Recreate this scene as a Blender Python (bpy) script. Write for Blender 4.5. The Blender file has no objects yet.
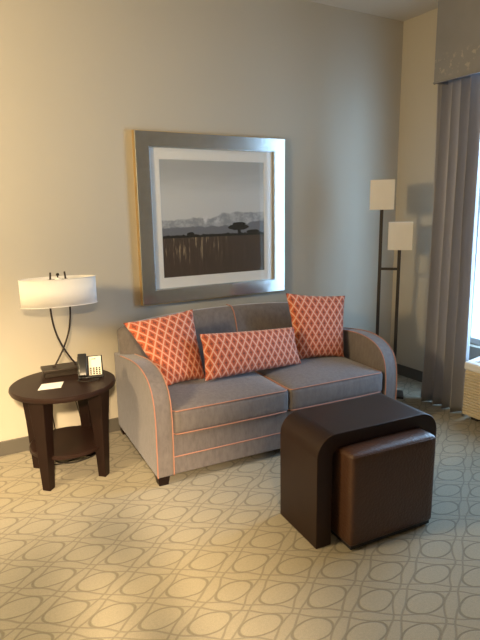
import bpy, bmesh, math, random
from mathutils import Vector, Matrix, noise
random.seed(4)
S = bpy.context.scene
C = S.collection
PI = math.pi
def rad(d): return math.radians(d)

# ------------------------------------------------------------------ materials
class NT:
    def __init__(s, name):
        s.m = bpy.data.materials.new(name); s.m.use_nodes = True
        s.t = s.m.node_tree; s.b = s.t.nodes['Principled BSDF']
    def n(s, typ, **kw):
        x = s.t.nodes.new(typ)
        for k, v in kw.items(): setattr(x, k, v)
        return x
    def l(s, a, b): s.t.links.new(a, b)
    def put(s, x, v):
        if isinstance(v, (int, float)): x.default_value = v
        elif isinstance(v, (tuple, list)): x.default_value = v
        else: s.l(v, x)
    def m_(s, op, a, b=0.0, c=0.0, clamp=False):
        x = s.n('ShaderNodeMath', operation=op, use_clamp=clamp)
        s.put(x.inputs[0], a); s.put(x.inputs[1], b); s.put(x.inputs[2], c)
        return x.outputs[0]
    def step(s, v, lo, hi):
        x = s.n('ShaderNodeMapRange', interpolation_type='SMOOTHSTEP')
        s.put(x.inputs[0], v); x.inputs[1].default_value = lo; x.inputs[2].default_value = hi
        return x.outputs[0]
    def mix(s, f, a, b):
        x = s.n('ShaderNodeMix', data_type='RGBA')
        s.put(x.inputs[0], f)
        s.put(x.inputs[6], (*a, 1) if isinstance(a, tuple) else a)
        s.put(x.inputs[7], (*b, 1) if isinstance(b, tuple) else b)
        return x.outputs[2]
    def noise(s, vec, scale, detail=3, rough=.5):
        x = s.n('ShaderNodeTexNoise'); x.inputs['Scale'].default_value = scale
        x.inputs['Detail'].default_value = detail; x.inputs['Roughness'].default_value = rough
        if vec is not None: s.l(vec, x.inputs['Vector'])
        return x.outputs['Fac']
    def obj(s): return s.n('ShaderNodeTexCoord').outputs['Object']
    def uv(s): return s.n('ShaderNodeTexCoord').outputs['UV']
    def pos(s): return s.n('ShaderNodeNewGeometry').outputs['Position']
    def xyz(s, v):
        x = s.n('ShaderNodeSeparateXYZ'); s.l(v, x.inputs[0]); return x.outputs
    def mapv(s, v, sc, loc=(0,0,0)):
        x = s.n('ShaderNodeMapping'); s.l(v, x.inputs[0]); x.inputs['Scale'].default_value = sc
        x.inputs['Location'].default_value = loc; return x.outputs[0]
    def bump(s, h, strength, dist=.01):
        x = s.n('ShaderNodeBump'); x.inputs['Strength'].default_value = strength
        x.inputs['Distance'].default_value = dist
        s.l(h, x.inputs['Height']); s.l(x.outputs[0], s.b.inputs['Normal'])
    def base(s, v): s.put(s.b.inputs['Base Color'], (*v, 1) if isinstance(v, tuple) else v)
    def rough(s, v): s.put(s.b.inputs['Roughness'], v)

def simple(name, col, rough=.6, metal=0, spec=.5, nscale=0, namt=.12, bump=0, bscale=200, sheen=0, coat=0):
    t = NT(name); t.rough(rough); t.b.inputs['Metallic'].default_value = metal
    t.b.inputs['Specular IOR Level'].default_value = spec
    if nscale:
        f = t.noise(t.obj(), nscale, 4)
        t.base(t.mix(f, tuple(c*(1-namt) for c in col), tuple(min(1, c*(1+namt)) for c in col)))
    else: t.base(col)
    if bump: t.bump(t.noise(t.obj(), bscale, 2), bump, .002)
    if sheen:
        t.b.inputs['Sheen Weight'].default_value = sheen
        t.b.inputs['Sheen Roughness'].default_value = .4
    if coat: t.b.inputs['Coat Weight'].default_value = coat; t.b.inputs['Coat Roughness'].default_value = .25
    return t.m

M = {}
def wallmat(name, col):
    t = NT(name); p = t.pos()
    t.base(t.mix(t.noise(p, 1.3, 3), tuple(c*.97 for c in col), tuple(c*1.03 for c in col)))
    t.rough(.75); t.b.inputs['Specular IOR Level'].default_value = .3
    t.bump(t.noise(p, 160, 3), .25, .002); return t.m
M['wall'] = wallmat('painted_wall', (.475, .438, .365))
M['ceil'] = wallmat('painted_ceiling', (.55, .50, .42))
M['base'] = simple('vinyl_baseboard', (.095, .087, .075), .5, nscale=6)

def carpet():
    t = NT('patterned_carpet'); p = t.pos()
    wob = t.n('ShaderNodeTexNoise'); wob.inputs['Scale'].default_value = 5; t.l(p, wob.inputs['Vector'])
    X = t.xyz(p); W = t.xyz(wob.outputs['Color'])
    x = t.m_('ADD', t.m_('SUBTRACT', X[0], 1.348), t.m_('MULTIPLY', t.m_('SUBTRACT', W[0], .5), .035))
    y = t.m_('ADD', t.m_('SUBTRACT', X[1], 1.545), t.m_('MULTIPLY', t.m_('SUBTRACT', W[1], .5), .035))
    y = t.m_('ADD', y, t.m_('MULTIPLY', x, .02))
    xs = t.m_('DIVIDE', x, .303); ys = t.m_('DIVIDE', y, .2175)
    s = t.m_('SUBTRACT', xs, ys); q = t.m_('ADD', xs, ys)
    ds = t.m_('SUBTRACT', s, t.m_('ROUND', s)); dq = t.m_('SUBTRACT', q, t.m_('ROUND', q))
    # position relative to the nearest oval, metres
    ex = t.m_('MULTIPLY', t.m_('ADD', ds, dq), .1515); ey = t.m_('MULTIPLY', t.m_('SUBTRACT', dq, ds), .10875)
    r = t.m_('SQRT', t.m_('ADD', t.m_('POWER', t.m_('ABSOLUTE', t.m_('DIVIDE', ex, .085)), 2.0),
                                t.m_('POWER', t.m_('ABSOLUTE', t.m_('DIVIDE', ey, .048)), 2.0)))
    ring = t.m_('SUBTRACT', 1, t.step(t.m_('ABSOLUTE', t.m_('SUBTRACT', r, 1.0)), .03, .11))
    outside = t.step(r, .98, 1.05)
    wv = t.m_('SUBTRACT', .392, t.m_('MULTIPLY', t.m_('COSINE', t.m_('MULTIPLY', dq, 2*PI)), .026))
    wu = t.m_('SUBTRACT', .392, t.m_('MULTIPLY', t.m_('COSINE', t.m_('MULTIPLY', ds, 2*PI)), .026))
    l1 = t.m_('SUBTRACT', 1, t.step(t.m_('ABSOLUTE', t.m_('SUBTRACT', t.m_('ABSOLUTE', ds), wv)), .008, .036))
    l2 = t.m_('SUBTRACT', 1, t.step(t.m_('ABSOLUTE', t.m_('SUBTRACT', t.m_('ABSOLUTE', dq), wu)), .008, .036))
    lines = t.m_('MULTIPLY', t.m_('MAXIMUM', l1, l2), outside)
    mask = t.m_('MAXIMUM', ring, t.m_('MULTIPLY', lines, .8))
    fine = t.noise(p, 260, 2); mid = t.noise(p, 95, 4, .75)
    mask = t.m_('MULTIPLY', mask, t.m_('ADD', .15, t.m_('MULTIPLY', mid, 1.3)), clamp=True)
    inside = t.m_('SUBTRACT', 1, outside)
    field = t.mix(inside, (.285, .255, .190), (.292, .262, .195))
    c = t.mix(mask, field, (.155, .137, .100))
    g = t.m_('ADD', .60, t.m_('ADD', t.m_('MULTIPLY', fine, .40), t.m_('MULTIPLY', mid, .44)))
    mm = t.n('ShaderNodeVectorMath', operation='SCALE'); t.l(c, mm.inputs[0]); t.l(g, mm.inputs[3])
    t.base(mm.outputs[0]); t.rough(.95); t.b.inputs['Specular IOR Level'].default_value = .15
    t.b.inputs['Sheen Weight'].default_value = .15
    h = t.m_('SUBTRACT', t.m_('MULTIPLY', fine, .6), t.m_('MULTIPLY', mask, .8))
    t.bump(h, .5, .004)
    return t.m
M['carpet'] = carpet()

def sofafab():
    t = NT('taupe_upholstery'); o = t.obj()
    f = t.noise(t.mapv(o, (1, 1, .35)), 45, 4, .7); g = t.noise(o, 7, 3)
    c = t.mix(f, (.075, .064, .063), (.245, .218, .215)); c = t.mix(t.m_('MULTIPLY', g, .35), c, (.235, .208, .20))
    t.base(c); t.rough(.85); t.b.inputs['Specular IOR Level'].default_value = .25
    t.b.inputs['Sheen Weight'].default_value = .45; t.b.inputs['Sheen Roughness'].default_value = .35
    t.b.inputs['Sheen Tint'].default_value = (.75, .8, .95, 1)
    t.bump(t.noise(o, 330, 2), .35, .002); return t.m
M['sofa'] = sofafab()
M['piping'] = simple('orange_piping', (.44, .20, .135), .7, sheen=.2)
M['espresso'] = simple('espresso_wood', (.013, .006, .0045), .42, nscale=14, namt=.3, spec=.22)
M['espresso_top'] = simple('espresso_wood_top', (.019, .0085, .0062), .40, nscale=9, namt=.25, spec=.28)

def leather():
    t = NT('brown_leather'); o = t.obj()
    v = t.n('ShaderNodeTexVoronoi'); v.inputs['Scale'].default_value = 85; t.l(o, v.inputs['Vector'])
    t.base(t.mix(t.noise(o, 9, 4), (.050, .022, .012), (.080, .036, .019)))
    t.rough(.42); t.bump(v.outputs['Distance'], .45, .003); return t.m
M['leather'] = leather()

def pillowmat(name, sx, sy):
    """UVs are in metres across the pillow's face"""
    t = NT(name); u = t.xyz(t.uv())
    uu = t.m_('DIVIDE', u[0], sx); vv = t.m_('DIVIDE', u[1], sy)
    # ogee: wavy vertical strands that meet and part again
    s = t.m_('ADD', uu, vv); q = t.m_('SUBTRACT', uu, vv)
    a = t.m_('SUBTRACT', s, t.m_('ROUND', s)); b = t.m_('SUBTRACT', q, t.m_('ROUND', q))
    la = t.m_('SUBTRACT', 1, t.step(t.m_('ABSOLUTE', a), .055, .115))
    lb = t.m_('SUBTRACT', 1, t.step(t.m_('ABSOLUTE', b), .055, .115))
    line = t.m_('MAXIMUM', la, lb)
    # centre motif of each diamond
    ca = t.m_('SUBTRACT', t.m_('FRACT', s), .5); cb = t.m_('SUBTRACT', t.m_('FRACT', q), .5)
    mx = t.m_('ABSOLUTE', t.m_('ADD', ca, cb)); my = t.m_('ABSOLUTE', t.m_('SUBTRACT', ca, cb))
    bar = t.m_('MULTIPLY', t.m_('SUBTRACT', 1, t.step(mx, .07, .16)), t.m_('SUBTRACT', 1, t.step(my, .42, .55)))
    bar2 = t.m_('MULTIPLY', t.m_('SUBTRACT', 1, t.step(mx, .3, .4)), t.m_('SUBTRACT', 1, t.step(my, .10, .2)))
    mot = t.m_('MULTIPLY', t.m_('MAXIMUM', bar, bar2), .9)
    c = t.mix(mot, (.60, .125, .05), (.22, .050, .032))
    c = t.mix(t.m_('MULTIPLY', line, .95), c, (.74, .42, .31))
    t.base(c); t.rough(.8); t.b.inputs['Sheen Weight'].default_value = .2
    t.bump(t.noise(t.uv(), 700, 2), .25, .001); return t.m
M['pillow'] = pillowmat('orange_lattice_fabric', .0525, .083)

def silver():
    t = NT('brushed_silver_leaf'); o = t.obj()
    f = t.noise(t.mapv(o, (3, 3, 3)), 8, 5, .6)
    t.base(t.mix(f, (.42, .43, .42), (.60, .61, .59))); t.b.inputs['Metallic'].default_value = .85
    t.rough(t.m_('ADD', .16, t.m_('MULTIPLY', f, .10)))
    return t.m
M['silver'] = silver()
M['edge_glow'] = simple('frame_edge_warm_glow', (.70, .52, .28), .35, metal=.8)  # yellow of the warm light along the frame's side, put into the edge colour
M['mat'] = simple('mat_board', (.90, .88, .83), .9)
def glassmat(name, tint=(1,1,1), rough=0.02, mixf=.07):
    t = NT(name); tr = t.n('ShaderNodeBsdfTransparent'); tr.inputs[0].default_value = (*tint, 1)
    gl = t.n('ShaderNodeBsdfGlossy'); gl.inputs['Roughness'].default_value = rough
    mx = t.n('ShaderNodeMixShader')
    lw = t.n('ShaderNodeLayerWeight'); lw.inputs[0].default_value = .35
    t.l(t.m_('ADD', t.m_('MULTIPLY', lw.outputs['Fresnel'], .28), mixf*.3, clamp=True), mx.inputs[0])
    t.l(tr.outputs[0], mx.inputs[1]); t.l(gl.outputs[0], mx.inputs[2])
    out = [n for n in t.t.nodes if n.type == 'OUTPUT_MATERIAL'][0]
    t.l(mx.outputs[0], out.inputs[0]); return t.m
M['glass'] = glassmat('picture_glass')
M['winglass'] = glassmat('window_glass', (.96, .98, 1))

def painting():
    t = NT('landscape_print'); u = t.xyz(t.uv()); x, y = u[0], u[1]; uvv = t.uv()
    n1 = t.noise(t.mapv(uvv, (1, .01, 1)), 5, 6, .6); n2 = t.noise(t.mapv(uvv, (1, .01, 1), (3, 0, 0)), 8, 6, .6)
    blot = t.noise(uvv, 14, 5, .7)
    sky = t.mix(t.step(t.m_('ADD', y, t.m_('MULTIPLY', t.noise(t.mapv(uvv, (1, 5, 1)), 3, 4), .12)), .72, 1.02), (.66, .67, .66), (.48, .49, .48))
    cloud = t.m_('MULTIPLY', t.step(blot, .5, .62), t.m_('MULTIPLY', t.step(x, .28, .42), t.m_('SUBTRACT', 1, t.step(x, .46, .58))))
    # far hills: higher on the right
    hx = t.m_('ADD', .498, t.m_('MULTIPLY', t.step(x, .40, .62), .05))
    far = t.m_('ADD', hx, t.m_('MULTIPLY', t.m_('SUBTRACT', n1, .5), .13))
    mfar = t.m_('SUBTRACT', 1, t.step(t.m_('SUBTRACT', y, far), -.004, .008))
    c = t.mix(mfar, sky, t.mix(t.step(blot, .40, .62), (.33, .345, .365), (.50, .515, .53)))
    c = t.mix(t.m_('MULTIPLY', t.m_('MULTIPLY', cloud, t.step(y, .45, .48)), t.m_('SUBTRACT', 1, t.step(y, .53, .56))), c, (.74, .74, .75))
    near = t.m_('ADD', .430, t.m_('MULTIPLY', t.m_('SUBTRACT', n2, .5), .07))
    near = t.m_('ADD', near, t.m_('MULTIPLY', t.step(x, .78, .9), .035))
    mnear = t.m_('SUBTRACT', 1, t.step(t.m_('SUBTRACT', y, near), -.004, .01))
    c = t.mix(mnear, c, (.20, .21, .235))
    # field with vertical streaks
    st = t.noise(t.mapv(uvv, (1, .10, 1)), 34, 5, .65)
    patch = t.m_('MULTIPLY', t.step(st, .52, .66), t.m_('SUBTRACT', 1, t.step(t.m_('ABSOLUTE', t.m_('SUBTRACT', x, .27)), .12, .42)))
    patch = t.m_('MULTIPLY', patch, t.step(y, .08, .26))
    fld = t.mix(patch, t.mix(st, (.050, .036, .027), (.115, .080, .060)), (.50, .39, .23))
    fld = t.mix(t.m_('MULTIPLY', t.m_('MULTIPLY', patch, t.step(st, .6, .7)), .6), fld, (.42, .38, .28))
    mf = t.m_('SUBTRACT', 1, t.step(y, .345, .352))
    c = t.mix(mf, c, fld)
    # dark tree line and the flat-topped tree
    tl = t.m_('ADD', .362, t.m_('MULTIPLY', t.m_('SUBTRACT', t.noise(t.mapv(uvv, (1, .01, 1)), 30, 5, .7), .5), .055))
    band = t.m_('MULTIPLY', t.m_('SUBTRACT', 1, t.step(t.m_('SUBTRACT', y, tl), 0, .006)), t.step(y, .338, .344))
    def ell(cx, cy, rx, ry):
        a = t.m_('POWER', t.m_('DIVIDE', t.m_('SUBTRACT', x, cx), rx), 2); b = t.m_('POWER', t.m_('DIVIDE', t.m_('SUBTRACT', y, cy), ry), 2)
        a = t.m_('ADD', t.m_('ADD', a, b), t.m_('MULTIPLY', t.m_('SUBTRACT', t.noise(uvv, 40, 4), .5), .9))
        return t.m_('SUBTRACT', 1, t.step(a, .9, 1.05))
    tr = t.m_('MAXIMUM', ell(.73, .418, .105, .028), ell(.735, .445, .07, .018))
    tr = t.m_('MAXIMUM', tr, ell(.735, .375, .016, .04)); tr = t.m_('MAXIMUM', tr, ell(.88, .372, .07, .020))
    tr = t.m_('MAXIMUM', tr, ell(.26, .372, .035, .016))
    c = t.mix(t.m_('MAXIMUM', band, tr), c, (.016, .017, .015))
    t.base(c); t.rough(.7); t.b.inputs['Specular IOR Level'].default_value = .2
    return t.m
M['print'] = painting()

def shade(name, col, trans):
    t = NT(name); o = t.obj()
    f = t.noise(t.mapv(o, (1, 1, .2)), 120, 2)
    cc = t.mix(f, tuple(c*.96 for c in col), col)
    df = t.n('ShaderNodeBsdfDiffuse'); tl = t.n('ShaderNodeBsdfTranslucent'); mx = t.n('ShaderNodeMixShader')
    t.l(cc, df.inputs[0]); t.l(cc, tl.inputs[0]); mx.inputs[0].default_value = trans
    t.l(df.outputs[0], mx.inputs[1]); t.l(tl.outputs[0], mx.inputs[2])
    out = [n for n in t.t.nodes if n.type == 'OUTPUT_MATERIAL'][0]; t.l(mx.outputs[0], out.inputs[0]); return t.m
M['shade'] = shade('white_linen_shade', (.93, .91, .88), .3)
M['bronze'] = simple('dark_bronze_metal', (.045, .034, .026), .38, metal=.6)
M['black_metal'] = simple('floor_lamp_metal', (.05, .043, .038), .45, metal=.4)
M['blackplastic'] = simple('black_plastic', (.012, .012, .013), .35)
M['cable'] = simple('cable_rubber', (.02, .017, .015), .5)
M['cream'] = simple('cream_faceplate', (.85, .82, .68), .6)
M['paper'] = simple('white_paper', (.85, .83, .80), .8)
M['ptac'] = simple('ivory_grille_plastic', (.62, .54, .40), .5, nscale=4, namt=.05)
M['ptacw'] = simple('white_top_plastic', (.75, .76, .76), .4)
M['dark'] = simple('dark_slot', (.015, .015, .017), .6)
M['winframe'] = simple('window_frame_paint', (.70, .70, .69), .5)

def drape():
    t = NT('grey_drape_fabric'); o = t.obj()
    t.base(t.mix(t.noise(t.mapv(o, (1, 1, .1)), 60, 3), (.33, .32, .335), (.41, .40, .42)))
    t.rough(.55); t.b.inputs['Sheen Weight'].default_value = .3
    tl = t.n('ShaderNodeBsdfTranslucent'); tl.inputs[0].default_value = (.42, .42, .44, 1)
    mx = t.n('ShaderNodeMixShader'); mx.inputs[0].default_value = .22
    t.l(t.b.outputs[0], mx.inputs[1]); t.l(tl.outputs[0], mx.inputs[2])
    out = [n for n in t.t.nodes if n.type == 'OUTPUT_MATERIAL'][0]; t.l(mx.outputs[0], out.inputs[0])
    return t.m
M['drape'] = drape()
def valance():
    t = NT('valance_floral_fabric'); p = t.obj()
    v = t.n('ShaderNodeTexVoronoi', feature='F1'); v.inputs['Scale'].default_value = 5.5; t.l(p, v.inputs['Vector'])
    n = t.noise(p, 16, 4, .7)
    z = t.xyz(p)[2]
    pet = t.m_('MULTIPLY', t.m_('SUBTRACT', 1, t.step(t.m_('ADD', v.outputs['Distance'], t.m_('MULTIPLY', n, .35)), .34, .44)), t.step(n, .42, .52))
    low = t.m_('SUBTRACT', 1, t.step(t.m_('ABSOLUTE', t.m_('SUBTRACT', z, .10)), .04, .09))
    spots = t.m_('MULTIPLY', t.step(t.noise(p, 24, 3, .6), .55, .63), low)
    c = t.mix(t.noise(p, 5, 4), (.185, .185, .20), (.245, .245, .262))
    c = t.mix(t.m_('MULTIPLY', t.m_('MAXIMUM', t.m_('MULTIPLY', pet, .5), spots), .5), c, (.42, .39, .34))
    t.base(c); t.rough(.75); t.bump(t.noise(p, 260, 2), .3, .002)
    return t.m
M['valance'] = valance()

# ------------------------------------------------------------------ mesh helpers
def link(name, bm, mat, parent=None, smooth=True, bevel=0, seg=3, loc=None, rot=None, ang=35):
    me = bpy.data.meshes.new(name); bm.normal_update(); bm.to_mesh(me); bm.free()
    o = bpy.data.objects.new(name, me); C.objects.link(o)
    for m in (mat if isinstance(mat, (list, tuple)) else [mat]): me.materials.append(m)
    if parent: o.parent = parent
    if loc: o.location = loc
    if rot: o.rotation_euler = rot
    if smooth:
        for p in me.polygons: p.use_smooth = True
        me.set_sharp_from_angle(angle=rad(ang))
    if bevel:
        b = o.modifiers.new('bevel', 'BEVEL'); b.width = bevel; b.segments = seg; b.limit_method = 'ANGLE'; b.angle_limit = rad(40)
        b.harden_normals = False
    return o
def thing(name, label, cat, loc=(0,0,0), rz=0, group=None):
    o = bpy.data.objects.new(name, None); C.objects.link(o); o.location = loc; o.rotation_euler = (0,0,rz)
    o.empty_display_size = .1
    return tag(o, label, cat, group)
def tag(o, label, cat, group=None):
    o['label'] = label; o['category'] = cat
    if group: o['group'] = group
    return o
def struct(o): o['kind'] = 'structure'; return o
def box(x0, x1, y0, y1, z0, z1, bm=None):
    bm = bm or bmesh.new()
    v = [bm.verts.new((x, y, z)) for z in (z0, z1) for y in (y0, y1) for x in (x0, x1)]
    for f in ((0,2,3,1), (4,5,7,6), (0,1,5,4), (2,6,7,3), (0,4,6,2), (1,3,7,5)): bm.faces.new([v[i] for i in f])
    return bm
def extrude_profile(pts, axis_fn, a, b, bm=None):
    """closed 2-D profile swept between a and b; axis_fn(p, t) -> xyz"""
    bm = bm or bmesh.new(); n = len(pts)
    A = [bm.verts.new(axis_fn(p, a)) for p in pts]; B = [bm.verts.new(axis_fn(p, b)) for p in pts]
    for i in range(n):
        j = (i+1) % n; bm.faces.new((A[i], A[j], B[j], B[i]))
    bm.faces.new(A[::-1]); bm.faces.new(B)
    bmesh.ops.recalc_face_normals(bm, faces=bm.faces); return bm
def tube(pts, r, closed=False, seg=8, bm=None, radii=None):
    bm = bm or bmesh.new(); pts = [Vector(p) for p in pts]; n = len(pts); rings = []; up = None
    for i, p in enumerate(pts):
        if closed: d = pts[(i+1) % n] - pts[i-1]
        else: d = pts[min(i+1, n-1)] - pts[max(i-1, 0)]
        d.normalize()
        if up is None: up = d.orthogonal().normalized()
        up = (up - d*up.dot(d)).normalized(); s = d.cross(up); rr = radii[i] if radii else r
        rings.append([bm.verts.new(p + (up*math.cos(2*PI*k/seg) + s*math.sin(2*PI*k/seg))*rr) for k in range(seg)])
    m = n if closed else n-1
    for i in range(m):
        A, B = rings[i], rings[(i+1) % n]
        for k in range(seg): bm.faces.new((A[k], A[(k+1) % seg], B[(k+1) % seg], B[k]))
    if not closed: bm.faces.new(rings[0][::-1]); bm.faces.new(rings[-1])
    bmesh.ops.recalc_face_normals(bm, faces=bm.faces); return bm
def spline(ctrl, n=10):
    P = [Vector(c) for c in ctrl]; P = [P[0]*2-P[1]] + P + [P[-1]*2-P[-2]]; out = []
    for i in range(1, len(P)-2):
        a, b, c, d = P[i-1:i+3]
        for k in range(n):
            t = k/n
            out.append(.5*((2*b) + (c-a)*t + (2*a-5*b+4*c-d)*t*t + (3*b-a-3*c+d)*t**3))
    out.append(P[-2]); return out
def lathe(prof, seg=48, sx=1, sy=1, bm=None, cx=0, cy=0, caps=True):
    bm = bm or bmesh.new(); R = []
    for r, z in prof:
        R.append([bm.verts.new((cx+r*sx*math.cos(2*PI*k/seg), cy+r*sy*math.sin(2*PI*k/seg), z)) for k in range(seg)])
    for A, B in zip(R, R[1:]):
        for k in range(seg): bm.faces.new((A[k], A[(k+1) % seg], B[(k+1) % seg], B[k]))
    if caps: bm.faces.new(R[0][::-1]); bm.faces.new(R[-1])
    bmesh.ops.recalc_face_normals(bm, faces=bm.faces); return bm
def soft_box(x0, x1, y0, y1, z0, z1, r, cuts=12, crown=0, belly=0, bulge=0):
    bm = bmesh.new(); bmesh.ops.create_cube(bm, size=2)
    bmesh.ops.subdivide_edges(bm, edges=bm.edges[:], cuts=cuts, use_grid_fill=True)
    cx, cy, cz = (x0+x1)/2, (y0+y1)/2, (z0+z1)/2; hx, hy, hz = (x1-x0)/2, (y1-y0)/2, (z1-z0)/2
    def remap(t, h):      # gather vertices near the edges so the rounding is smooth
        k = r/h; e = 1-k; a = abs(t); s = 1 if t >= 0 else -1
        return s*h*(a/.6*e if a < .6 else e + (a-.6)/.4*k)
    for v in bm.verts:
        n = Vector(v.co); p = Vector((remap(n.x, hx), remap(n.y, hy), remap(n.z, hz)))
        c = Vector((max(-hx+r, min(hx-r, p.x)), max(-hy+r, min(hy-r, p.y)), max(-hz+r, min(hz-r, p.z))))
        d = p-c
        if d.length > 1e-7: p = c + d.normalized()*min(r, max(abs(d.x), abs(d.y), abs(d.z)))
        u, w, q = p.x/hx, p.y/hy, p.z/hz
        if p.z > 0: p.z += crown*(1-u**4)*(1-w**4)*q
        p.y += (bulge*(1-u*u)*(1-q*q)) * (-1 if w < 0 else 0)*min(1, abs(w))
        p.x += belly*(1-w*w)*(1-q*q)*(1 if u > 0 else -1)*abs(u)
        v.co = p + Vector((cx, cy, cz))
    bmesh.ops.recalc_face_normals(bm, faces=bm.faces); return bm

# ------------------------------------------------------------------ room
XR, YB, ZC = 3.57, 3.479, 2.98
XL, YF = -3.2, -3.6
struct(link('floor', box(XL, XR+.2, YF, YB+.12, -.1, 0), M['carpet'], smooth=False))
struct(link('ceiling', box(XL, XR+.2, YF, YB+.12, ZC, ZC+.1), M['ceil'], smooth=False))
struct(link('wall_back', box(XL, XR+.2, YB, YB+.12, 0, ZC), M['wall'], smooth=False))
struct(link('wall_left', box(XL-.12, XL, YF, YB+.12, 0, ZC), M['wall'], smooth=False))
struct(link('wall_front', box(XL, XR+.2, YF-.12, YF, 0, ZC), M['wall'], smooth=False))
WY0, WY1, WZ0, WZ1 = 1.2, 2.74, .42, 2.46
bm = box(XR, XR+.2, YF, WY0, 0, ZC); box(XR, XR+.2, WY1, YB+.12, 0, ZC, bm)
box(XR, XR+.2, WY0, WY1, 0, WZ0, bm); box(XR, XR+.2, WY0, WY1, WZ1, ZC, bm)
struct(link('wall_right', bm, M['wall'], smooth=False))
struct(link('baseboard_back', box(XL, XR, YB-.012, YB, 0, .096), M['base'], smooth=False, bevel=.004))
struct(link('baseboard_right', box(XR-.012, XR, YF, YB-.012, 0, .096), M['base'], smooth=False, bevel=.004))
# window: frame, mullion, glass
win = bpy.data.objects.new('window_1', None); C.objects.link(win); win.location = (XR+.1, (WY0+WY1)/2, WZ0); struct(win)
hw = (WY1-WY0)/2; hh = WZ1-WZ0
bm = box(-.03, .03, -hw, -hw+.05, 0, hh); box(-.03, .03, hw-.05, hw, 0, hh, bm)
box(-.03, .03, -hw, hw, 0, .05, bm); box(-.03, .03, -hw, hw, hh-.05, hh, bm); box(-.025, .025, -.03, .03, .05, hh-.05, bm)
link('window_frame', bm, M['winframe'], win, smooth=False, bevel=.004)
link('pane', box(-.004, .004, -hw+.05, -.03, .05, hh-.05), M['winglass'], win, smooth=False)
link('pane', box(-.004, .004, .03, hw-.05, .05, hh-.05), M['winglass'], win, smooth=False)

# ------------------------------------------------------------------ sofa
SW, AW, SD = 1.692, .102, .885
sofa = thing('loveseat', 'taupe two-seat sofa with curved arms and orange piping, against the wall below the picture', 'sofa', (.932, 2.580, 0), rad(-3.3))
prof = [(.0, .055), (-.004, .20), (-.006, .34), (0, .42), (.012, .48), (.036, .53), (.075, .57), (.13, .60), (.21, .62), (.30, .628), (.42, .622), (.56, .605), (.70, .585)]
P = spline([(0, y, z) for y, z in prof], 4)
for sgn, x0 in (('left', 0), ('right', SW-AW)):
    x1 = x0+AW
    ring = [(p.y, p.z) for p in P] + [(SD-.02, .57), (SD-.02, .055)]
    a = link('arm', extrude_profile(ring, lambda q, t: (t, q[0], q[1]), x0+.002, x1-.002), M['sofa'], sofa, bevel=.008)
    for xe in (x0+.004, x1-.004):
        link('piping', tube([(xe, p.y-.001, p.z+.001) for p in P], .0034, seg=6), M['piping'], a)
# base rail with a piped seam
IX0, IX1 = AW, SW-AW
rail = link('seat_rail', box(IX0+.001, IX1-.001, .012, .70, .055, .285), M['sofa'], sofa, bevel=.01)
link('lower_band', box(IX0+.002, IX1-.002, .004, .04, .056, .158), M['sofa'], rail, bevel=.006)
link('piping', tube([(x, .004, .160) for x in (IX0+.002, (IX0+IX1)/2, IX1-.002)], .0034, seg=6), M['piping'], rail)
# seat cushions
mid = (IX0+IX1)/2
for a, b in ((IX0+.003, mid-.002), (mid+.002, IX1-.014)):
    c = link('seat_cushion', soft_box(a, b, -.004, .63, .288, .428, .022, crown=.032, bulge=.010), M['sofa'], sofa)
    for z in (.292, .424):
        ys = -.008
        bar = [(a+.004, .58, z), (a+.004, .02, z), (a+.022, 0, z)]
        n = 12
        for k in range(n+1):
            u = -1+2*k/n; x = (a+b)/2+u*(b-a-.05)/2; bar.append((x, -.001-.004*(1-u*u), z+.0025*(1-u**4)*(1 if z > .35 else 0)))
        bar += [(b-.022, 0, z), (b-.004, .02, z), (b-.004, .58, z)]
        link('piping', tube(bar, .0034, seg=6), M['piping'], c)
# back: one tight hump-topped back
bm = bmesh.new(); NX, NZ = 28, 12
def backtop(u): return .758 + .060*(1-abs(u)**2.2) - .03*max(0, (abs(u)-.93)/.07)**2
def backpt(u, v, side):
    x = .022 + (SW-.06)*(u+1)/2; z0 = .30; z = z0 + (backtop(u)-z0)*v
    edge = (1-abs(u)**14)**.5 if abs(u) < 1 else 0; tope = (1-v**10)**.5 if v < 1 else 0
    e = edge*tope
    yf = .63 + .10*v; yb = SD-.01 - .01*v; ym = (yf+yb)/2; hw_ = (yb-yf)/2
    puff = .018*math.sin(PI*min(1, v*1.02))*(1-u*u)
    if side == 0: return (x, ym - hw_*(.35+.65*e) - puff*e, z)
    return (x, ym + hw_*(.35+.65*e), z)
G = []
for side in (0, 1):
    g = [[bm.verts.new(backpt(-1+2*i/NX, (j/NZ)**.8, side)) for j in range(NZ+1)] for i in range(NX+1)]
    for i in range(NX):
        for j in range(NZ): bm.faces.new((g[i][j], g[i+1][j], g[i+1][j+1], g[i][j+1]))
    G.append(g)
f, k = G
for i in range(NX):
    bm.faces.new((f[i][NZ], f[i+1][NZ], k[i+1][NZ], k[i][NZ])); bm.faces.new((f[i][0], f[i+1][0], k[i+1][0], k[i][0]))
for j in range(NZ):
    bm.faces.new((f[0][j], f[0][j+1], k[0][j+1], k[0][j])); bm.faces.new((f[NX][j], f[NX][j+1], k[NX][j+1], k[NX][j]))
bmesh.ops.recalc_face_normals(bm, faces=bm.faces)
bk = link('backrest', bm, M['sofa'], sofa, ang=60)
link('back_panel', box(.012, SW-.012, SD-.035, SD-.005, .055, .56), M['sofa'], bk, bevel=.01)
seam = [(.0, 0, 0)]*0
for j in range(14):
    v = .35+.65*j/13; q = backpt(0, v, 0); seam.append((q[0], q[1]-.001, q[2]))
seam.append((seam[-1][0], seam[-1][1]+.03, seam[-1][2]+.003)); seam.append((seam[-1][0], seam[-1][1]+.05, seam[-1][2]-.0005))
link('piping', tube(seam, .004, seg=6), M['piping'], bk)
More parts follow.
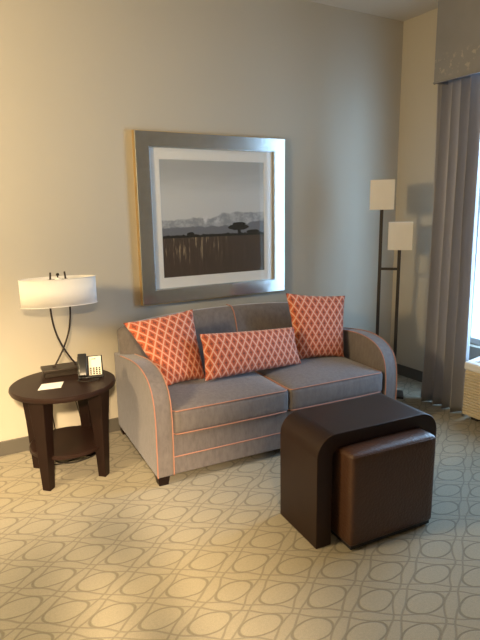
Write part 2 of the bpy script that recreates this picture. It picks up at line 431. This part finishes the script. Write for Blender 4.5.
for x in (.006, SW-.076):
    for y in (.006, SD-.09):
        bm = bmesh.new(); vs = []
        for z, i in ((0, .008), (.056, 0)):
            vs.append([bm.verts.new(c) for c in ((x+i, y+i, z), (x+.07-i, y+i, z), (x+.07-i, y+.07-i, z), (x+i, y+.07-i, z))])
        for q in range(4): bm.faces.new((vs[0][q], vs[0][(q+1) % 4], vs[1][(q+1) % 4], vs[1][q]))
        bm.faces.new(vs[0][::-1]); bm.faces.new(vs[1])
        link('leg', bm, M['espresso'], sofa, smooth=False, bevel=.003)

# ------------------------------------------------------------------ throw pillows
def pillow(label, BL, BR, TR, TL, T, pinch=.05, seed=0):
    BL, BR, TR, TL = map(Vector, (BL, BR, TR, TL)); cen = (BL+BR+TR+TL)/4
    nrm = ((BR-BL).cross(TL-BL)).normalized()   # towards the room
    W = ((BR-BL).length+(TR-TL).length)/2; H = ((TL-BL).length+(TR-BR).length)/2
    bm = bmesh.new(); uvl = bm.loops.layers.uv.new('UVMap'); N = 26; data = {}
    def pt(i, j, s):
        u, v = -1+2*i/N, -1+2*j/N
        a, b = (u+1)/2, (v+1)/2
        # sides curve inward between the pointed corners
        a2 = .5 + (a-.5)*(1-pinch*(1-v*v)); b2 = .5 + (b-.5)*(1-pinch*(1-u*u))
        p = BL*(1-a2)*(1-b2)+BR*a2*(1-b2)+TR*a2*b2+TL*(1-a2)*b2
        h = T*((1-u*u)*(1-v*v))**.42
        wr = .006*noise.noise(Vector((u*2.2+seed, v*2.2, s)))*(1-u*u)*(1-v*v)
        return p + nrm*(h+wr)*s
    F = {}
    for s in (1, -1):
        for i in range(N+1):
            for j in range(N+1):
                if s == -1 and (i in (0, N) or j in (0, N)): F[(s, i, j)] = F[(1, i, j)]
                else: F[(s, i, j)] = bm.verts.new(pt(i, j, s) - cen)
                data[F[(s, i, j)]] = (i/N*W, j/N*H)
    for s in (1, -1):
        for i in range(N):
            for j in range(N):
                q = [F[(s, i, j)], F[(s, i+1, j)], F[(s, i+1, j+1)], F[(s, i, j+1)]]
                if s < 0: q.reverse()
                fc = bm.faces.new(q)
                for l in fc.loops: l[uvl].uv = data[l.vert]
    o = link('throw_pillow', bm, M['pillow'], loc=cen, ang=80)
    return tag(o, label, 'pillow', 'orange lattice pillows on the sofa')
pillow('square orange lattice pillow tilted against the left arm of the sofa', (1.135, 2.90, .462), (1.405, 2.92, .457), (1.415, 3.10, .872), (.960, 3.12, .832), .06, .04, 1)
pillow('long low orange lattice lumbar pillow lying across the middle of the sofa', (1.355, 2.82, .476), (2.085, 2.83, .468), (2.085, 2.92, .705), (1.375, 2.92, .748), .055, .035, 5)
pillow('square orange lattice pillow standing upright at the right end of the sofa', (2.12, 2.94, .460), (2.475, 2.85, .452), (2.575, 2.97, .868), (2.115, 3.06, .918), .058, .05, 9)

# ------------------------------------------------------------------ nesting table and leather cube
wt = thing('waterfall_table', 'dark espresso waterfall table with rounded shoulders, straddling the brown leather cube', 'table', (1.341, 1.700, 0), rad(-4.2))
W, H, D, TH = .69, .533, .322, .08
def arch(W, H, R, x0=0):
    pts = [(x0, 0)]
    for k in range(13): a = PI - k*PI/24; pts.append((x0+R+R*math.cos(a), H-R+R*math.sin(a)))
    for k in range(13): a = PI/2 - k*PI/24; pts.append((x0+W-R+R*math.cos(a), H-R+R*math.sin(a)))
    pts.append((x0+W, 0)); return pts
outer = arch(W, H, .10); inner = arch(W-2*TH, H-.062, .05, TH)
bm = bmesh.new(); rows = []
for y in (0, D): rows.append(([bm.verts.new((p[0], y, p[1])) for p in outer], [bm.verts.new((p[0], y, p[1])) for p in inner]))
n = len(outer); (oa, ia), (ob, ib) = rows
for i in range(n-1):
    bm.faces.new((oa[i], oa[i+1], ob[i+1], ob[i])); bm.faces.new((ia[i+1], ia[i], ib[i], ib[i+1]))
    bm.faces.new((oa[i+1], oa[i], ia[i], ia[i+1])); bm.faces.new((ob[i], ob[i+1], ib[i+1], ib[i]))
for i in (0, n-1): bm.faces.new((oa[i], ob[i], ib[i], ia[i]))
bmesh.ops.recalc_face_normals(bm, faces=bm.faces)
link('shell', bm, M['espresso_top'], wt, bevel=.003)
cube = thing('ottoman', 'brown leather cube ottoman pulled partly out from under the dark waterfall table', 'ottoman', (1.450, 1.598, 0), rad(-4.2))
link('cushion_body', soft_box(0, .485, 0, .385, .022, .460, .022, crown=.008, bulge=.004), M['leather'], cube)
pl = link('plinth', box(.012, .473, .012, .373, .008, .03), M['dark'], cube, smooth=False)
for x in (.03, .42):
    for y in (.03, .335): link('foot', lathe([(.012, 0), (.013, .009)], 16, cx=x+.01, cy=y), M['dark'], cube)
link('seam', tube([(.003, .02, .447), (.007, .006, .449), (.02, .0005, .450), (.24, -.0025, .452), (.465, .0005, .450), (.477, .006, .449), (.482, .02, .447)], .0018, seg=6), M['leather'], cube)

# ------------------------------------------------------------------ end table
TX, TY, TZ = .568, 3.045, .55
et = thing('end_table', 'round dark wood end table with a lower shelf, left of the sofa', 'table', (TX, TY, 0))
link('tabletop', lathe([(.0, TZ-.032), (.274, TZ-.032), (.286, TZ-.028), (.291, TZ-.016), (.289, TZ-.005), (.282, TZ), (0, TZ)][1:-1], 72), M['espresso_top'], et)
link('leg_brace', box(-.15, .15, -.02, .02, TZ-.065, TZ-.032, box(-.02, .02, -.15, .15, TZ-.065, TZ-.032)), M['espresso'], et, smooth=False, rot=(0, 0, rad(45)))
for a in (45, 135, 225, 315):
    bm = bmesh.new(); d = .218; ca, sa = math.cos(rad(a)), math.sin(rad(a)); vs = []
    for z, h in ((0, .023), (.30, .033), (TZ-.033, .045)):
        vs.append([bm.verts.new((ca*(d+px*h) - sa*py*h*1.05, sa*(d+px*h) + ca*py*h*1.05, z)) for px, py in ((-1,-1), (1,-1), (1,1), (-1,1))])
    for A, B in zip(vs, vs[1:]):
        for q in range(4): bm.faces.new((A[q], A[(q+1) % 4], B[(q+1) % 4], B[q]))
    bm.faces.new(vs[0][::-1]); bm.faces.new(vs[-1]); bmesh.ops.recalc_face_normals(bm, faces=bm.faces)
    link('leg', bm, M['espresso'], et, smooth=False, bevel=.003)
link('shelf', lathe([(.207, .168), (.215, .172), (.215, .19), (.210, .194)], 64), M['espresso_top'], et)

# ------------------------------------------------------------------ table lamp
LX, LY = .617, 3.205
tl = thing('table_lamp', 'table lamp with wide white oval shade and two crossed bronze rods on the end table', 'lamp', (LX, LY, TZ), rad(-3))
b = link('base', box(-.125, .125, -.05, .05, 0, .032), M['bronze'], tl, bevel=.003)
link('base_cap', box(-.135, .135, -.062, .062, .032, .048), M['bronze'], tl, bevel=.003)
for s in (1, -1):
    pts = spline([(-.062*s, 0.006*s, .048), (-.030*s, .006*s, .10), (.004*s, .006*s, .165), (.036*s, .006*s, .25), (.052*s, .006*s, .34), (.056*s, .006*s, .43), (.047*s, .006*s, .53), (.040*s, .006*s, .610)], 6)
    rd = link('rod', tube(pts, .0055, seg=10), M['bronze'], tl)
    link('foot_collar', lathe([(.011, .048), (.011, .054)], 16, cx=-.062*s, cy=.006*s), M['bronze'], rd)
link('crossbar', tube([(-.056, 0, .565), (.056, 0, .565)], .004), M['bronze'], tl)
link('finial', lathe([(.004, .565), (.004, .588), (.009, .591), (.010, .597), (.004, .604)], 16), M['bronze'], tl)
sh = lathe([(1, .418), (1.0, .575)], 64, .214, .085, caps=False)
so = link('shade', sh, M['shade'], tl)
m = so.modifiers.new('thickness', 'SOLIDIFY'); m.thickness = .002
link('shade_rim', tube([(.2145*math.cos(a), .0855*math.sin(a), z) for z in (.575,) for a in [2*PI*k/64 for k in range(64)]], .002, closed=True, seg=6), M['shade'], so)
link('shade_rim', tube([(.2145*math.cos(a), .0855*math.sin(a), .418) for a in [2*PI*k/64 for k in range(64)]], .002, closed=True, seg=6), M['shade'], so)
link('bulb', lathe([(.010, .46), (.013, .49), (.028, .53), (.026, .56), (.010, .578)], 24), M['paper'], tl)

# ------------------------------------------------------------------ telephone
ph = thing('desk_phone', 'black desk telephone with cream faceplate and handset, on the round end table', 'telephone', (.715, 3.02, TZ), rad(-14))
ph.scale = (.93, .86, .80)
# wedge stand
tilt = rad(62)
wedge = extrude_profile([(0, 0), (.11, 0), (.11, .018), (.098, .135), (.085, .142), (.0, .012)], lambda q, t: (t, q[0], q[1]), -.070, .072)
link('body', wedge, M['blackplastic'], ph, bevel=.004)
ct, st_ = math.cos(rad(57)), math.sin(rad(57))
def face(x, d, h): # x across, d up the sloping face, h off the face
    return Vector((x, -.001 + d*ct - h*st_, .012 + d*st_ + h*ct))
def slab(x0, x1, d0, d1, h0, h1, bm=None):
    bm = bm or bmesh.new()
    v = [bm.verts.new(face(x, d, h)) for h in (h0, h1) for d in (d0, d1) for x in (x0, x1)]
    for f_ in ((0,2,3,1), (4,5,7,6), (0,1,5,4), (2,6,7,3), (0,4,6,2), (1,3,7,5)): bm.faces.new([v[i] for i in f_])
    bmesh.ops.recalc_face_normals(bm, faces=bm.faces); return bm
fp = link('faceplate', slab(-.072, .080, -.006, .158, -.004, .009), M['blackplastic'], ph, bevel=.003)
cp = link('card', slab(-.004, .072, .010, .150, .009, .0105), M['cream'], ph, smooth=False)
cp['label'] = 'cream printed card'
for r in range(4):
    for c in range(4):
        link('key', slab(.002+c*.0175, .0125+c*.0175, .014+r*.0140, .0235+r*.0140, .0105, .014), M['blackplastic'], cp, smooth=False)
link('printed_line', slab(.014, .040, .128, .133, .0105, .0108), M['dark'], cp, smooth=False)
# handset: bar with bulging ear and mouth pieces
hb = soft_box(-.068, -.014, 0, .17, .020, .038, .008, cuts=10)
for v in hb.verts:
    d = v.co.y; bul = .022*(math.exp(-((d-.025)/.025)**2) + math.exp(-((d-.145)/.025)**2))
    z = v.co.z
    zz = z - bul*.6 if z < .029 else z + .010*math.sin(PI*d/.17)
    v.co = face(v.co.x, d, zz+.006)
bmesh.ops.recalc_face_normals(hb, faces=hb.faces)
link('handset', hb, M['blackplastic'], ph)
# coiled handset cord lying on the table
cc = spline([(-.045, .005, .025), (-.066, -.012, .008), (-.072, -.035, .0055), (-.050, -.062, .0055), (-.01, -.072, .0055), (.035, -.06, .0055), (.052, -.045, .0055), (.045, -.035, .006), (.01, -.03, .0055)], 16)
link('handset_cord', tube(cc, .0038, seg=6), M['cable'], ph)

# paper card
bm = box(-.060, .060, -.052, .052, 0, .0012)
for v in bm.verts:
    v.co.x += .03*(v.co.y/.052)*.4
o = link('paper_card', bm, M['paper'], smooth=False, loc=(.493, 3.005, TZ), rot=(0, 0, rad(-8)))
tag(o, 'blank white paper card lying at the front of the round end table', 'paper')

# cords below the table
def cord(name, label, pts, r=.0035):
    P_ = spline(pts, 12); c = P_[0].copy(); c = Vector(pts[-1]) if False else P_[0].copy()
    o = link(name, tube([p-c for p in P_], r, seg=7), M['cable'], loc=c); return tag(o, label, 'cord')
cord('lamp_cord', 'thin dark cord hanging behind the table top, left of the other cord', [(.545, 3.262, .5535), (.545, 3.315, .556), (.548, 3.342, .535), (.552, 3.35, .42), (.540, 3.345, .30), (.555, 3.34, .12), (.60, 3.36, .02), (.68, 3.42, .006), (.72, 3.45, .0045)], .003)
cord('telephone_cord', 'thin dark cord hanging in a slant behind the end table, right of the lamp cord', [(.745, 3.11, .5535), (.785, 3.17, .5535), (.785, 3.22, .5535), (.765, 3.285, .556), (.735, 3.325, .52), (.665, 3.345, .44), (.70, 3.37, .28), (.73, 3.37, .12), (.76, 3.38, .02), (.80, 3.41, .0045), (.84, 3.44, .0045)], .003)
cord('cable_coil', 'loose loops of black cable lying on the carpet under the end table', [(.70, 3.30, .005), (.60, 3.32, .005), (.50, 3.27, .005), (.47, 3.20, .005), (.52, 3.16, .005), (.62, 3.18, .006), (.70, 3.24, .012), (.66, 3.30, .014), (.55, 3.27, .014), (.51, 3.20, .014), (.58, 3.13, .010), (.70, 3.15, .005), (.80, 3.22, .005), (.86, 3.30, .005)], .005)
cord('wall_cord', 'short dark cord hanging in the gap between end table and sofa', [(.885, 3.470, .52), (.880, 3.455, .49), (.885, 3.452, .44), (.915, 3.45, .38), (.90, 3.45, .41), (.87, 3.44, .30), (.86, 3.43, .15), (.87, 3.40, .03), (.86, 3.36, .006), (.82, 3.30, .006)], .0035)

# ------------------------------------------------------------------ framed picture
pf = thing('framed_picture', 'large square landscape print in a wide silver frame, hung above the sofa', 'picture', (1.787, YB, 1.435))
fw, fh = .581, .568
# profile across the moulding: (inset from outer edge, distance from wall)
pr = [(0, .002), (0, .036), (.004, .0405), (.050, .041), (.093, .0405), (.098, .038), (.100, .030), (.100, .002)]
def mould(pr, hx, hz, bm=None):
    bm = bm or bmesh.new(); R = []
    for ins, d in pr:
        x, z = hx-ins, hz-ins; R.append([bm.verts.new((a*x, -d, b*z)) for a, b in ((-1,-1), (1,-1), (1,1), (-1,1))])
    m = len(R)
    for i in range(m):
        A, B = R[i], R[(i+1) % m]
        for q in range(4): bm.faces.new((A[q], A[(q+1) % 4], B[(q+1) % 4], B[q]))
    bmesh.ops.recalc_face_normals(bm, faces=bm.faces); return bm
link('frame', mould(pr, fw, fh), M['silver'], pf, ang=20)
link('outer_edge', mould([(-.003, .001), (-.003, .036), (.001, .037), (.001, .001)], fw, fh), M['edge_glow'], pf, smooth=False)
iw, ih = fw-.100, fh-.100
# mat with opening
pw, pz = .412, .398
bm = bmesh.new(); R = []
for x, z, d in ((iw, ih, .016), (pw, pz, .016), (pw-.003, pz-.003, .012)): R.append([bm.verts.new((a*x, -d, b*z)) for a, b in ((-1,-1), (1,-1), (1,1), (-1,1))])
for A, B in zip(R, R[1:]):
    for q in range(4): bm.faces.new((A[q], A[(q+1) % 4], B[(q+1) % 4], B[q]))
link('mat_board', bm, M['mat'], pf, smooth=False, )
bm = box(-pw, pw, -.0125, -.010, -pz, pz); uvl = bm.loops.layers.uv.new('UVMap')
for f_ in bm.faces:
    for l in f_.loops: l[uvl].uv = ((l.vert.co.x+pw)/(2*pw), (l.vert.co.z+pz)/(2*pz))
link('print', bm, M['print'], pf, smooth=False)
link('glass', box(-iw, iw, -.020, -.0185, -ih, ih), M['glass'], pf, smooth=False)

# ------------------------------------------------------------------ floor lamp
FX, FY = 3.065, 3.03
fl = thing('floor_lamp', 'dark metal floor lamp with two white box shades, behind the right sofa arm', 'lamp', (FX, FY, 0), rad(-45))
link('base', box(-.15, .15, -.085, .085, 0, .018), M['black_metal'], fl, bevel=.003)
for sx, zb, zt in ((-.071, 1.476, 1.694), (.071, 1.177, 1.382)):
    link('pole', box(sx-.0125, sx+.0125, -.0125, .0125, .018, zb+.03), M['black_metal'], fl, bevel=.002)
    h = .088; bm = bmesh.new(); R = []
    for z in (zb, zt): R.append([bm.verts.new((sx+a*h, b*h, z)) for a, b in ((-1,-1), (1,-1), (1,1), (-1,1))])
    for q in range(4): bm.faces.new((R[0][q], R[0][(q+1) % 4], R[1][(q+1) % 4], R[1][q]))
    s_ = link('lamp_shade', bm, M['shade'], fl, smooth=False)
    m = s_.modifiers.new('thickness', 'SOLIDIFY'); m.thickness = .003
    bm = box(sx-h+.003, sx+h-.003, -.004, .004, zb+.03, zb+.034); box(sx-.004, sx+.004, -h+.003, h-.003, zb+.03, zb+.034, bm)
    link('shade_spider', bm, M['black_metal'], s_, smooth=False)
    link('bulb', lathe([(.012, zb+.034), (.014, zb+.06), (.028, zb+.10), (.026, zb+.13), (.008, zb+.15)], 20, cx=sx), M['paper'], fl)
link('crossbar', box(-.061, .061, -.007, .007, 1.015, 1.035), M['black_metal'], fl, smooth=False, bevel=.002)

# ------------------------------------------------------------------ curtain and valance
cu = thing('curtain', 'long grey pleated drape hanging to the floor beside the window', 'curtain', (3.235, 2.58, 0))
bm = bmesh.new(); NY, NZ = 120, 36; g = []
for i in range(NY+1):
    u = i/NY; col_ = []
    for j in range(NZ+1):
        v = j/NZ; z = .012 + 2.38*v
        spread = 1.0 - .12*v
        y = (.215 - .42*u*spread)
        ph_ = u*2*PI*4.7 + .5*math.sin(v*2.3+1) + .25*noise.noise(Vector((u*3, v*2, 0)))
        amp = .042 + .010*math.sin(u*9+1) - .006*v
        x = amp*math.sin(ph_) + .010*noise.noise(Vector((u*6, v*3, 3))) - .02*(1-v)**3
        y += .010*math.cos(ph_*1.0)
        col_.append(bm.verts.new((x, y, z)))
    g.append(col_)
for i in range(NY):
    for j in range(NZ): bm.faces.new((g[i][j], g[i+1][j], g[i+1][j+1], g[i][j+1]))
o = link('drape_panel', bm, M['drape'], cu, ang=180); m = o.modifiers.new('thickness', 'SOLIDIFY'); m.thickness = .003
link('curtain_rod', tube([(0, .18, 2.41), (0, -1.7, 2.41)], .011), M['winframe'], cu)
link('rod_bracket', box(-.01, .335, .165, .18, 2.40, 2.425), M['winframe'], cu, smooth=False)
link('rod_bracket', box(-.01, .335, -1.70, -1.685, 2.40, 2.425), M['winframe'], cu, smooth=False)
va = thing('window_valance', 'boxed grey valance with faint pale floral pattern above the curtain', 'valance', (3.12, 2.745, 2.318))
VL = 2.1
link('front_panel', soft_box(0, .025, -VL, 0, 0, .66, .010, cuts=6), M['valance'], va)
link('side_panel', box(.02, XR-3.12-.001, -.022, -.002, .003, .655), M['valance'], va, smooth=False)
link('side_panel', box(.02, XR-3.12-.001, -VL+.002, -VL+.022, .003, .655), M['valance'], va, smooth=False)
link('edge_cord', tube([(.004, -VL+.002, .003), (-.002, -VL/2, .003), (.0, -.004, .003), (.02, .002, .003)], .006, seg=8), M['valance'], va)

# ------------------------------------------------------------------ wall unit air conditioner
PY0, PY1 = 1.27, 2.355
ac = thing('air_conditioner', 'ivory and white through-wall air conditioner under the window', 'air conditioner', (3.14, PY1, 0))
L_ = PY1-PY0
link('body', box(.03, .428, -L_, 0, .045, .40), M['ptacw'], ac, bevel=.01)
bm = box(.012, .04, -L_+.004, -.004, .045, .375)
NL = 15
for k in range(NL):
    z = .06 + k*.0205
    extrude_profile([(0.012, z), (0, z+.003), (-.001, z+.011), (.012, z+.0165)], lambda q, t: (q[0], t, q[1]), -L_+.01, -.010, bm)
link('front_grille', bm, M['ptac'], ac, smooth=False)
tp = soft_box(-.004, .428, -L_-.004, .004, .372, .432, .018, cuts=10)
for v in tp.verts:
    if v.co.z > .41: v.co.z += min(.028, (v.co.x)*.10)
tpo = link('top_cover', tp, M['ptacw'], ac)
bm = bmesh.new()
def topz(x): return .432+min(.028, x*.10)
for gy in range(1):
    v = [bm.verts.new(c) for c in ((.045, -L_+.03, topz(.045)+.0006), (.20, -L_+.03, topz(.20)+.0006), (.20, -.055, topz(.20)+.0006), (.045, -.055, topz(.045)+.0006))]
    bm.faces.new(v)
    w = [bm.verts.new((q.co.x, q.co.y, q.co.z+.002)) for q in v]; bm.faces.new(w)
    for q in range(4): bm.faces.new((v[q], v[(q+1) % 4], w[(q+1) % 4], w[q]))
bmesh.ops.recalc_face_normals(bm, faces=bm.faces)
gr = link('air_outlet', bm, M['dark'], ac, smooth=False); gr['label'] = 'black slotted air outlet'
bm = bmesh.new(); y = -.06; k = 0
for xx in (.045, .075, .105, .135, .165, .197):
    z = topz(xx)+.004; box(xx-.003, xx+.003, -L_+.03, -.055, z-.003, z+.002, bm)
while y > -L_+.03:
    z0, z1 = topz(.045)+.004, topz(.197)+.004
    v = [bm.verts.new(c) for c in ((.045, y, z0-.003), (.197, y, z1-.003), (.197, y-.006, z1-.003), (.045, y-.006, z0-.003), (.045, y, z0+.002), (.197, y, z1+.002), (.197, y-.006, z1+.002), (.045, y-.006, z0+.002))]
    for f_ in ((0,1,2,3), (4,5,6,7), (0,1,5,4), (1,2,6,5), (2,3,7,6), (3,0,4,7)): bm.faces.new([v[i] for i in f_])
    y -= .075
bmesh.ops.recalc_face_normals(bm, faces=bm.faces)
link('outlet_bars', bm, M['ptacw'], ac, smooth=False)
for y in (-.06, -L_+.06): link('foot', box(.07, .12, y-.025, y+.025, 0, .046), M['dark'], ac, smooth=False)

# ------------------------------------------------------------------ light
def point(name, loc, col, power, r=.1):
    l = bpy.data.lights.new(name, 'POINT'); l.color = col; l.energy = power; l.shadow_soft_size = r
    o = bpy.data.objects.new(name, l); C.objects.link(o); o.location = loc; return o
WARM = (1, .75, .40)
point('left_room_lamp', (-.95, 2.12, 1.80), WARM, 185, .17)
sp = bpy.data.lights.new('kitchen_downlight', 'SPOT'); sp.color = (1, .73, .42); sp.energy = 2800; sp.shadow_soft_size = .10
sp.spot_size = rad(43); sp.spot_blend = 1
so_ = bpy.data.objects.new('kitchen_downlight', sp); C.objects.link(so_); so_.location = (-.42, -1.60, 2.50)
so_.rotation_euler = (Vector((-.15, 2.0, .0)) - Vector(so_.location)).to_track_quat('-Z', 'Y').to_euler()
point('entry_downlight', (-2.2, -2.4, 2.75), (1, .74, .44), 15, .1)
W_ = bpy.data.worlds.new('sky'); S.world = W_; W_.use_nodes = True
bg = W_.node_tree.nodes['Background']; bg.inputs[0].default_value = (.45, .71, 1, 1); bg.inputs[1].default_value = 13.8
pl = bpy.data.lights.new('window_portal', 'AREA'); pl.shape = 'RECTANGLE'; pl.size = WZ1-WZ0; pl.size_y = WY1-WY0
pl.cycles.is_portal = True
po = bpy.data.objects.new('window_portal', pl); C.objects.link(po); po.location = (XR+.19, (WY0+WY1)/2, (WZ0+WZ1)/2)
po.rotation_euler = (0, rad(90), 0)

# ------------------------------------------------------------------ the person taking the picture
pe = thing('person', 'person in dark clothes standing and holding up a phone with both hands', 'person', (-.25, -.43, 0), math.atan2(-.485, .851))
def skin(name, V, E_, R_, mat, root=0):
    me = bpy.data.meshes.new(name); me.from_pydata(V, E_, []); o = bpy.data.objects.new(name, me); C.objects.link(o); o.parent = pe
    me.materials.append(mat)
    m = o.modifiers.new('skin', 'SKIN'); m.use_smooth_shade = True
    sv = me.skin_vertices[0].data if me.skin_vertices else None
    if sv is None:
        bm = bmesh.new(); bm.from_mesh(me); bm.verts.layers.skin.verify(); bm.to_mesh(me); bm.free(); sv = me.skin_vertices[0].data
    for i, q in enumerate(R_): sv[i].radius = (q, q) if isinstance(q, float) else q
    sv[root].use_root = True
    o.modifiers.new('sub', 'SUBSURF').levels = 2; o.modifiers['sub'].render_levels = 2; return o
cloth = simple('dark_clothing', (.05, .055, .07), .8); skn = simple('skin_tone', (.5, .32, .24), .6); hairm = simple('brown_hair', (.04, .025, .018), .6)
def figure(grow, lo=0):
    V = [(0,0,.95), (0,0,1.12), (0,0,1.32), (0,0,1.43), (0,.01,1.50), (0,.02,1.57), (0,.035,1.65), (0,.02,1.73)]
    E_ = [(i, i+1) for i in range(7)]; R_ = [(.16,.11), (.14,.10), (.17,.11), (.12,.08), (.052,.052), (.060,.072), (.074,.092), (.055,.065)]
    for s_x in (-1, 1):
        b0 = len(V)
        V += [(.09*s_x,0,.88), (.10*s_x,.02,.50), (.10*s_x,-.01,.10), (.10*s_x,-.02,.045), (.12*s_x,.14,.035)]
        R_ += [(.085,)*2, (.058,)*2, (.042,)*2, (.042,)*2, (.04,.03)]
        E_ += [(0, b0), (b0, b0+1), (b0+1, b0+2), (b0+2, b0+3), (b0+3, b0+4)]
        b1 = len(V)
        V += [(.19*s_x,0,1.40), (.25*s_x,.08,1.17), (.12*s_x,.33,1.36), (.085*s_x,.385,1.41), (.08*s_x,.42,1.45)]
        R_ += [(.058,)*2, (.045,)*2, (.034,)*2, (.027,)*2, (.03,.02)]
        E_ += [(3, b1), (b1, b1+1), (b1+1, b1+2), (b1+2, b1+3), (b1+3, b1+4)]
        for k in range(5):
            b2 = len(V)
            if k < 4: V += [(.082*s_x,.44,1.455+.018*k), (.060*s_x,.452,1.462+.018*k), (.045*s_x,.450,1.466+.018*k)]
            else: V += [(.075*s_x,.40,1.465), (.060*s_x,.398,1.49), (.045*s_x,.405,1.50)]
            R_ += [(.010,)*2, (.009,)*2, (.008,)*2]; E_ += [(b1+4, b2), (b2, b2+1), (b2+1, b2+2)]
    return V, E_, R_
V, E_, R_ = figure(0)
skin('body', V, E_, R_, skn)
def clothes(name, ids, root, mat, g=.012):
    m_ = {a: i for i, a in enumerate(ids)}
    skin(name, [V[a] for a in ids], [(m_[a], m_[b]) for a, b in E_ if a in m_ and b in m_], [(R_[a][0]+g*1.6, R_[a][1]+g*1.6) for a in ids], mat, m_[root])
arms = [i for i, v in enumerate(V) if i > 7 and v[2] > 1.1 and v[1] < .39 and abs(v[0]) > .08]
clothes('shirt', [0, 1, 2, 3]+arms, 1, cloth)
legs = [i for i, v in enumerate(V) if i > 7 and v[2] < .9 and v[1] < .1 and v[2] > .08]
clothes('trousers', [0]+legs, 0, simple('dark_trousers', (.03, .035, .05), .85), .014)
for s_x in (-1, 1):
    link('eye', lathe([(.001, -.010), (.009, -.006), (.011, 0), (.009, .006), (.001, .010)], 16), M['paper'], pe, loc=(.031*s_x, .118, 1.635))
    link('ear', lathe([(.004, -.028), (.013, -.015), (.015, .008), (.006, .026)], 16), skn, pe, loc=(.078*s_x, .03, 1.63))
link('nose', extrude_profile([(.105, 1.638), (.135, 1.598), (.130, 1.588), (.105, 1.588)], lambda q, t: (t, q[0], q[1]), -.011, .011), skn, pe, bevel=.005)
link('mouth', box(-.024, .024, .100, .112, 1.558, 1.568), simple('lips', (.4, .16, .14), .5), pe, bevel=.004)
hb_ = bmesh.new(); bmesh.ops.create_uvsphere(hb_, u_segments=32, v_segments=20, radius=1)
for v in list(hb_.verts):
    if v.co.y > .35 and v.co.z < .45: hb_.verts.remove(v)
    else: v.co = Vector((v.co.x*.092, v.co.y*.105+.02, v.co.z*.125+1.655))
h_ = link('hair', hb_, hairm, pe); m = h_.modifiers.new('thickness', 'SOLIDIFY'); m.thickness = .012
ph2 = tag(link('mobile_phone', box(-.034, .034, -.008, 0, -.075, .075), M['blackplastic'], smooth=False, bevel=.003, loc=(-.012, -.020, 1.50), rot=(0, 0, math.atan2(-.485, .851))), 'black mobile phone held up upright in both hands', 'phone')

# ------------------------------------------------------------------ camera
cam = bpy.data.cameras.new('camera'); co = bpy.data.objects.new('camera', cam); C.objects.link(co)
cam.sensor_fit = 'VERTICAL'; cam.sensor_height = 36; cam.lens = 36*536/640; cam.clip_start = .05
right = Vector((.86713469, -.49781181, -.01615037)); down = Vector((-.11483431, -.16826665, -.97902983)); fwd = Vector((.48465505, .85080534, -.20307572))
m3 = Matrix((right, -down, -fwd)).transposed(); co.matrix_world = Matrix.Translation((0, 0, 1.5)) @ m3.to_4x4()
S.camera = co
vs = S.view_settings; vs.view_transform = 'Standard'; vs.look = 'None'; vs.gamma = 1; vs.use_curve_mapping = False; vs.exposure = 0.1
